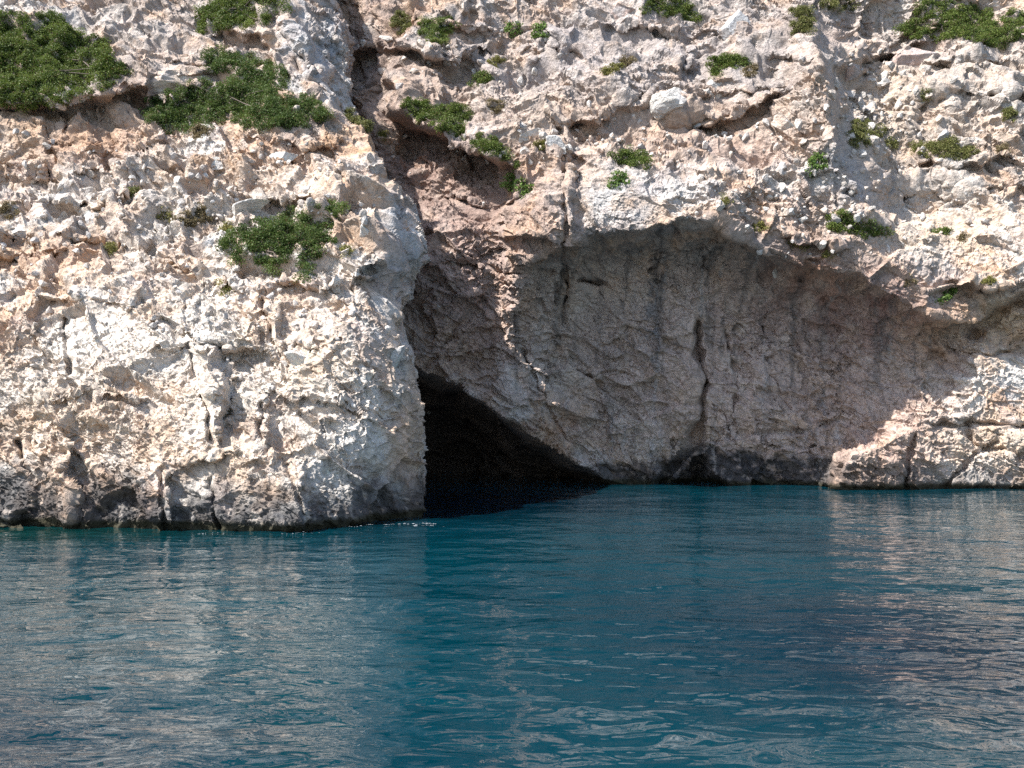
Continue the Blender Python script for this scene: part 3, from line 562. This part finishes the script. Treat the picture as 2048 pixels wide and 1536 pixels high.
SHRUBS = [
 ('large dark green bush filling the top left corner of the headland', 'mid', [(70, 135, 145, 68, 0), (160, 115, 80, 38, .2), (50, 85, 130, 48, 0), (40, 185, 95, 40, 0)], 1.0),
 ('yellow-green bush at the top edge above the headland, left of the grey gully rib', 'mid', [(478, 15, 80, 46, 0), (440, 38, 46, 26, 0)], 1.0),
 ('spiky dark green bush just above the long spreading green mat on the headland', 'dark', [(490, 140, 70, 28, .2), (440, 125, 35, 22, .4), (525, 165, 45, 15, .2)], 1.0),
 ('long spreading dark green mat across the upper headland, widest shrub of the left rock', 'dark', [(400, 215, 105, 40, -.1), (530, 222, 120, 36, .12), (470, 195, 95, 28, 0), (350, 235, 60, 28, 0), (545, 250, 50, 24, 0)], 1.0),
 ('dense green mat draped low on the sunlit headland near its right edge', 'dark', [(560, 500, 98, 50, 0), (520, 490, 66, 36, -.3), (625, 442, 62, 26, -.15), (650, 515, 46, 30, .1), (560, 540, 60, 24, 0)], 1.6),
 ('olive tuft among white boulders, left of two brownish tufts', 'yellow', [(328, 434, 19, 13, 0)], 1.2),
 ('low brownish tuft just right of the olive tuft among white boulders', 'dry', [(372, 444, 20, 12, 0)], 1.2),
 ('taller brownish tuft between a low brown tuft and the dense low mat', 'dry', [(398, 436, 17, 18, 0)], 1.2),
 ('small olive tuft touching the upper left of the dense low mat', 'yellow', [(455, 460, 15, 10, 0)], 1.2),
 ('lone round olive tuft on pale rock far below the orange cleft', 'yellow', [(221, 502, 12, 12, 0)], 1.2),
 ('small olive tuft below the dense low mat in a pink hollow', 'yellow', [(446, 581, 13, 9, 0)], 1.1),
 ('tiny grey-green tuft on the rubble bench of the headland', 'olive', [(264, 386, 9, 10, 0)], 1.2),
 ('pale yellow tuft at the right tip of the dense low mat', 'yellow', [(690, 508, 13, 9, 0)], 1.1),
 ('brown dry tuft at the left picture edge beside white boulders', 'dry', [(14, 428, 17, 14, 0)], 1.2),
 ('straw coloured tuft under the long spreading mat', 'dry', [(398, 268, 18, 13, 0)], 1.2),
 ('small round dark bush high beside the gully, left of a broader bush', 'olive', [(803, 50, 23, 18, .3)], 1.1),
 ('broad green bush high on the cliff beside a smaller round one', 'mid', [(874, 60, 37, 21, 0)], 1.1),
 ('small leafy plant with pale leaves, left one of a pair high on grey rock', 'leafy', [(1026, 60, 13, 15, 0)], 1.2),
 ('bright leafy plant, right one of a pair high on grey rock', 'leafy', [(1077, 65, 14, 16, 0)], 1.2),
 ('feathery green bush on the pale rib left of the long grey slab', 'mid', [(960, 161, 20, 14, 0)], 1.2),
 ('small brown tuft on the tip of a pale rib near the top', 'yellow', [(992, 128, 16, 10, 0)], 1.1),
 ('olive tuft on the ridge of the long smooth grey slab', 'yellow', [(1222, 141, 21, 9, -.2)], 1.1),
 ('brown tuft at the right end of the long smooth grey slab', 'dry', [(1256, 129, 16, 10, 0)], 1.1),
 ('diagonal green bush along a ledge above the reddish hollow', 'mid', [(838, 218, 38, 16, .35), (880, 240, 45, 20, .25), (915, 230, 30, 16, .2)], 1.0),
 ('middle green bush of the diagonal row on the red ledge', 'mid', [(925, 270, 27, 13, .25)], 1.0),
 ('lowest green bush of the diagonal row on the red ledge', 'mid', [(972, 292, 34, 15, .35), (1005, 312, 27, 13, .45)], 1.0),
 ('dark olive bush in the shaded mouth of the gully', 'olive', [(702, 240, 15, 14, 0), (730, 252, 14, 9, .4)], 1.1),
 ('small yellowish tuft below the gully bush', 'yellow', [(765, 272, 10, 11, 0)], 1.1),
 ('straw coloured grass tuft on the pink rock right of the diagonal row', 'dry', [(990, 216, 17, 13, 0)], 1.1),
 ('bright trailing leafy plant hanging on pink rock above the cave', 'leafy', [(1027, 365, 24, 17, .3), (1055, 383, 26, 13, .5)], .9),
 ('flat dark green cushion on top of the smooth grey boss', 'mid', [(1265, 322, 44, 15, .1)], 1.1),
 ('small green plant just below the flat cushion on the grey boss', 'leafy', [(1237, 363, 19, 13, 0)], 1.0),
 ('olive tuft between the diagonal row and the flat cushion', 'yellow', [(1078, 295, 14, 10, 0)], 1.1),
 ('bright green bush at the top edge above the middle of the cliff', 'mid', [(1330, 12, 48, 26, .2), (1372, 35, 28, 18, .3)], 1.0),
 ('round bright green bush on the pale knob under the top middle', 'mid', [(1440, 135, 24, 18, 0), (1466, 130, 24, 19, 0)], 1.2),
 ('brown tuft touching the round bright green bush', 'dry', [(1500, 146, 15, 10, 0)], 1.1),
 ('olive bush high on the cliff near the crest of the right spur', 'olive', [(1607, 58, 26, 17, 0), (1605, 28, 26, 12, 0)], 1.0),
 ('pale olive bush at the top edge right of the spur crest', 'olive', [(1680, 8, 32, 14, 0)], 1.0),
 ('large dark bush at the top right above a rounded boulder', 'mid', [(1885, 45, 72, 40, 0), (1950, 52, 58, 34, .2), (1985, 75, 30, 25, .6)], 1.0),
 ('dark green bush cut by the right picture edge at the top', 'mid', [(2040, 55, 36, 30, 0)], 1.0),
 ('olive bush in the shadow right of the spur crest', 'olive', [(1740, 265, 34, 20, 0), (1708, 282, 18, 15, 0)], 1.0),
 ('wide low olive bush on the pale right slope', 'olive', [(1870, 300, 46, 16, -.1), (1920, 306, 38, 14, .2)], 1.0),
 ('small olive bush on the upper right slope by a diagonal crack', 'olive', [(1853, 192, 10, 14, 0)], 1.1),
 ('dull green tuft near the right edge of the right slope', 'olive', [(2018, 232, 17, 12, 0)], 1.0),
 ('brown tuft at the right edge level with the wide olive bush', 'dry', [(2005, 305, 14, 12, 0)], 1.0),
 ('tiny olive tuft between two wide bushes of the right slope', 'olive', [(1782, 290, 10, 8, 0)], 1.0),
 ('two-toned green mat above the right end of the overhang', 'mid', [(1690, 448, 36, 19, .1), (1735, 462, 42, 14, .2)], 1.0),
 ('small green tuft right of the two-toned mat', 'mid', [(1885, 467, 17, 9, .1)], 1.1),
 ('brown tuft right of the small green tuft on the pale slope', 'dry', [(1928, 478, 9, 10, 0)], 1.1),
 ('bright leafy plant on the grey spur below its crest', 'leafy', [(1635, 332, 18, 15, 0), (1625, 350, 9, 9, 0)], 1.1),
 ('dark tuft at the edge above the lip of the overhang', 'yellow', [(1451, 406, 12, 9, 0)], 1.1),
 ('yellow tuft right above the arching overhang lip', 'yellow', [(1519, 456, 11, 9, 0)], 1.1),
 ('upper yellow tuft of two on the knob at the overhang shoulder', 'yellow', [(1586, 486, 11, 7, .2)], 1.1),
 ('lower yellow tuft of two on the knob at the overhang shoulder', 'yellow', [(1604, 497, 11, 7, .3)], 1.1),
 ('pale yellow tuft on the white rock below the two-toned mat', 'yellow', [(1655, 511, 12, 6, 0)], 1.1),
 ('bright green plant hanging above the orange stain right of the overhang', 'leafy', [(1900, 588, 17, 15, 0), (1895, 605, 12, 9, 0)], 1.0),
 ('olive tuft right of the bright hanging plant', 'yellow', [(1978, 566, 14, 8, 0)], 1.1),
 ('small brown tuft on cream rock left of the bright hanging plant', 'dry', [(1822, 566, 10, 9, 0)], 1.1),
]
for i, (lb, kd, bl, tl) in enumerate(SHRUBS): shrub(i, lb, kd, bl, tl)

# ------------------------------------------------------------------ boulders and scree
import bmesh
def ico(sub):
    bm = bmesh.new(); bmesh.ops.create_icosphere(bm, subdivisions=sub, radius=1)
    bm.verts.ensure_lookup_table()
    V = np.array([v.co[:] for v in bm.verts]); Fq = np.array([[v.index for v in f.verts] for f in bm.faces]); bm.free()
    return V, Fq
ICO5, ICO2 = ico(5), ico(2)
def stone(base, rng, cuts, rough):
    V = base.copy()
    for _ in range(cuts):
        n = rng.normal(size=3); n /= np.linalg.norm(n); d = rng.uniform(.40, .70)
        h = V @ n - d; V = V - np.maximum(h, 0)[:, None] * n
    if rough:
        o = rng.uniform(0, 50, 3)
        V = V * (1 + rough * fbm(V * 1.6 + o, 4, .6) * 1.2 + rough * .5 * (billow(V * 3 + o, 2) - .3))[:, None]
    return V
def boulder(i, label, x, y, rx, ry, tone=WHITE, cuts=9, deep=.6, rot=0):
    rng = np.random.default_rng(500 + i); vi = surf(x, y); p, n = VP[vi], VN[vi]; mpp = p[1] / F
    V = stone(ICO5[0], rng, cuts + 4, .13)
    a = np.array([rx, min(rx, ry) * .9 + .1 * rx, ry]) * mpp * 1.45
    V = V * a; c, s = math.cos(rot), math.sin(rot)
    V = np.stack([V[:, 0] * c + V[:, 2] * s, V[:, 1], -V[:, 0] * s + V[:, 2] * c], -1)
    q = V + p
    n1 = fbm(q / .7 + 9, 3, .6); n2 = fbm(q / .25, 2)
    C = lerp(tone, GREY, (.7 * sstep(n1, 0, .4))[:, None]); C = lerp(C, ORANGE, (.4 * sstep(fbm(q / 1.1 + 50, 2), .15, .45))[:, None]) * (1 + .25 * n2)[:, None]
    org = p + np.array([0, a[1] * deep, 0])
    o = mesh_np('boulder', V, ICO5[1], ROCK, np.clip(C, .02, .6)); o.location = org
    tag(o, label, 'boulder', 'boulders on the rock')
BOULDERS = [
 ('rounded white boulder at the left edge of the headland bench', 48, 462, 34, 22, WHITE, 8), ('large white boulder, biggest of the cluster on the left bench', 120, 432, 50, 32, WHITE, 9),
 ('white block resting against the right of the largest bench boulder', 185, 440, 28, 20, WHITE, 10), ('pale blue-grey boulder left of the dense low mat', 412, 492, 44, 28, GREY * 1.2, 8),
 ('angular white slab above the dense low mat', 490, 412, 40, 17, WHITE, 11), ('long rounded cream block under the upper left bushes', 345, 160, 82, 34, CREAM, 7),
 ('square cream block stuck in the middle of the sunlit face', 604, 722, 30, 20, WHITE, 12), ('small white cube of rock right of the square cream block', 648, 705, 14, 13, WHITE, 12),
 ('rounded grey dome of rock standing above the overhang', 1354, 196, 36, 30, WHITE * .85, 6), ('dark underside boulder at the top edge left of the bright green bush', 1250, 28, 40, 26, PINK * 1.1, 7),
 ('broad rounded boulder beneath the large top right bush', 1845, 118, 40, 27, PINK * 1.1, 5), ('tall grey pinnacle block right of the top middle bush', 1475, 55, 28, 48, GREY * 1.15, 9),
 ('lumpy pale knob under the round bright green bush', 1432, 185, 34, 24, WHITE * .9, 8), ('white block on the bench below the long spreading mat', 560, 320, 26, 17, WHITE, 10),
 ('pale leaning block above the square slab on the bench', 420, 330, 28, 15, WHITE, 10), ('bright white stone in the middle of the rubble bench', 385, 352, 22, 15, WHITE * 1.08, 10),
 ('blocky white stone at the brink above the shaded headland flank', 735, 470, 24, 24, WHITE, 10), ('white block low on the face below the flank corner', 778, 715, 30, 26, WHITE, 11),
 ('grey stone on the orange right slope beside the spur', 1735, 195, 20, 13, WHITE * .9, 10), ('cream stone on the orange right slope, upper of two', 1765, 160, 17, 12, CREAM, 10),
 ('brownish block below the olive bush at the spur crest', 1700, 125, 34, 22, PINK * 1.15, 8), ('fallen grey stone at the foot of the diagonal green row', 1058, 270, 20, 13, WHITE * .9, 9),
 ('white stone left of the flat cushion on the grey boss', 1110, 290, 22, 15, WHITE * .9, 9), ('pale split rock topping the grey spur', 1580, 250, 36, 17, WHITE * 1.05, 10)]
for i, b in enumerate(BOULDERS): boulder(i, *b, rot=random.Random(i).uniform(-.5, .5))

def scree(name, label, zones, seed):
    rng = np.random.default_rng(seed); temps = [stone(ICO2[0], rng, 13, 0) for _ in range(10)]
    V, Fq, C, nv = [], [], [], 0
    for (x, y, rx, ry, n, s0, s1) in zones:
        xs, ys = x + rng.normal(size=n) * rx, y + rng.normal(size=n) * ry
        vi = surf(np.clip(xs, -0, 2090), np.clip(ys, -50, 1000))
        for j in range(n):
            if not (0 < xs[j] < 2080): continue
            t = temps[rng.integers(10)]; s = s0 * (s1 / s0) ** (rng.random() ** 2) * rng.uniform(.7, 1.3, 3)
            a, b = rng.uniform(0, 6.28, 2); ca_, sa_, cb_, sb_ = math.cos(a), math.sin(a), math.cos(b), math.sin(b)
            M = np.array([[ca_, -sa_, 0], [sa_, ca_, 0], [0, 0, 1]]) @ np.array([[1, 0, 0], [0, cb_, -sb_], [0, sb_, cb_]])
            V.append((t * s) @ M.T + VP[vi[j]] - VN[vi[j]] * s.min() * .12); Fq.append(ICO2[1] + nv); nv += len(t)
            C.append(np.repeat((lerp(lerp(WHITE, CREAM, rng.random()), GREY, rng.random() * .6) * rng.uniform(.85, 1.1))[None], len(t), 0))
    o = mesh_np(name, np.concatenate(V), np.concatenate(Fq), ROCK, np.concatenate(C))
    tag(o, label, 'scree', kind='stuff')
scree('scree', 'loose pale stones littering the bench of the left headland', [(300, 400, 260, 60, 260, .05, .2), (250, 560, 260, 70, 160, .05, .15), (600, 370, 90, 50, 70, .05, .2), (550, 650, 150, 80, 150, .04, .16)], 3)
scree('scree', 'loose stones scattered on the cliff ledges and the orange right slope', [(1750, 220, 60, 60, 160, .06, .3), (1600, 380, 110, 50, 150, .06, .22), (1200, 280, 160, 25, 110, .06, .22), (1850, 440, 130, 40, 130, .05, .2), (900, 110, 120, 60, 70, .06, .3)], 4)

# ------------------------------------------------------------------ sea
th = np.concatenate([np.linspace(-180, -46, 60), np.linspace(-45, 45, 1100), np.linspace(46, 180, 60)]) * math.pi / 180
rr = np.concatenate([[0.05, 1.5, 3.0], 4425 / (np.arange(1650, 930, -1.1) - 833), np.geomspace(47, 1500, 40)])
TH, RR = np.meshgrid(th, rr)
X, Yw = RR * np.sin(TH), RR * np.cos(TH)
xy = np.stack([X.ravel(), Yw.ravel()], -1); r_ = RR.ravel(); dr = r_ * r_ / 4425 * 1.1
def wave(sx, sy, rot, s, amp):
    c, s_ = math.cos(rot), math.sin(rot)
    v = noise(np.stack([(xy[:, 0] * c + xy[:, 1] * s_) / sx, (-xy[:, 0] * s_ + xy[:, 1] * c) / sy, np.full(len(xy), s)], -1))
    return amp * v * sstep(sy / dr, 1.5, 4)
hgt = wave(9, 5, .3, 8.8, .05) + wave(3.0, 1.6, .12, 1.3, .036) + wave(1.35, .8, -.1, 5.1, .024) + wave(.66, .40, .15, 2.7, .012) + wave(.34, .2, -.2, 7.7, .0035)
hgt *= np.clip(60 / (r_ + 1e-3), 0, 1)
WV = np.stack([xy[:, 0], xy[:, 1], hgt], -1)
# the water's own colour: green over the pale shelf by the headland, teal in the bay; the navy before the cave is shadow painted in
nz = noise(np.stack([xy[:, 0] / 7, xy[:, 1] / 5, 0 * r_], -1))[:, None] * .5 + .5
wc = lerp(np.array((.0001, .020, .032)), np.array((.0001, .034, .047)), nz)
def spot(x, y, rx, ry): return np.exp(-((xy[:, 0] - x) / rx) ** 2 - ((xy[:, 1] - y) / ry) ** 2)[:, None]
wc = lerp(wc, np.array((.0009, .026, .020)), .8 * spot(-11, 19, 5, 2.5))
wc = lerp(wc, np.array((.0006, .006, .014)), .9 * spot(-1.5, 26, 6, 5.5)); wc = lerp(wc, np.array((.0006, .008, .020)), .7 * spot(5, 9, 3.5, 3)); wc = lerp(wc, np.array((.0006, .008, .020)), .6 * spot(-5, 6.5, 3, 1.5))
m, n, l, b = new_mat('sea_water')
tc = n.new('ShaderNodeTexCoord')
def wtex(sx, sy, rot, detail, rough=.5, dist=0.0):
    mp = n.new('ShaderNodeMapping'); mp.inputs['Scale'].default_value = (1 / sx, 1 / sy, 1); mp.inputs['Rotation'].default_value = (0, 0, rot)
    l.new(tc.outputs['Object'], mp.inputs['Vector'])
    t = n.new('ShaderNodeTexNoise'); t.inputs['Scale'].default_value = 1; t.inputs['Detail'].default_value = detail
    t.inputs['Roughness'].default_value = rough; t.inputs['Distortion'].default_value = dist
    l.new(mp.outputs[0], t.inputs['Vector']); return t
w1 = wtex(.6, .3, .1, 2.0, .5, .5)
bp = n.new('ShaderNodeBump'); bp.inputs['Strength'].default_value = 1.0; bp.inputs['Distance'].default_value = .03
l.new(w1.outputs[0], bp.inputs['Height']); l.new(bp.outputs[0], b.inputs['Normal'])
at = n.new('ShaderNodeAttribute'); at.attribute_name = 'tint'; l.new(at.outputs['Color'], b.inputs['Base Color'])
b.inputs['Roughness'].default_value = .01; b.inputs['IOR'].default_value = 1.6; b.inputs['Specular IOR Level'].default_value = .8
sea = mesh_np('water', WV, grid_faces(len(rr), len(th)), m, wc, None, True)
tag(sea, 'rippled teal and deep blue sea water in front of the cave', 'water', kind='structure')

# the little breaking crest at the headland's corner
rng = np.random.default_rng(5); V, Fq, nv = [], [], 0
for (x0, y0, x1, y1, w) in [(772, 1050, 850, 1049, .012), (832, 1053, 892, 1054, .017), (845, 1047, 875, 1050, .010), (700, 1054, 790, 1048, .008), (560, 1069, 640, 1066, .007), (380, 1067, 470, 1068, .006)]:
    for j in range(16):
        u = rng.random(); px_, py_ = lerp(x0, x1, u) + rng.normal() * 2, lerp(y0, y1, u) + math.sin(u * 9) * 1.2 + rng.normal() * .5
        Yd = 4425 / (py_ - HY); c = np.array([(px_ - CX) / F * Yd, Yd, .015]); s = w * rng.uniform(.25, .9)
        t = ICO2[0] * np.array([s * 3.4, s, s * .35]); V.append(t + c); Fq.append(ICO2[1] + nv); nv += len(t)
m, n, l, b = new_mat('foam'); b.inputs['Base Color'].default_value = (.36, .38, .39, 1); b.inputs['Roughness'].default_value = .6
foam = mesh_np('foam', np.concatenate(V), np.concatenate(Fq), m, None, None, True)
tag(foam, 'thin white foam line on dark water at the headland corner', 'foam', kind='stuff')
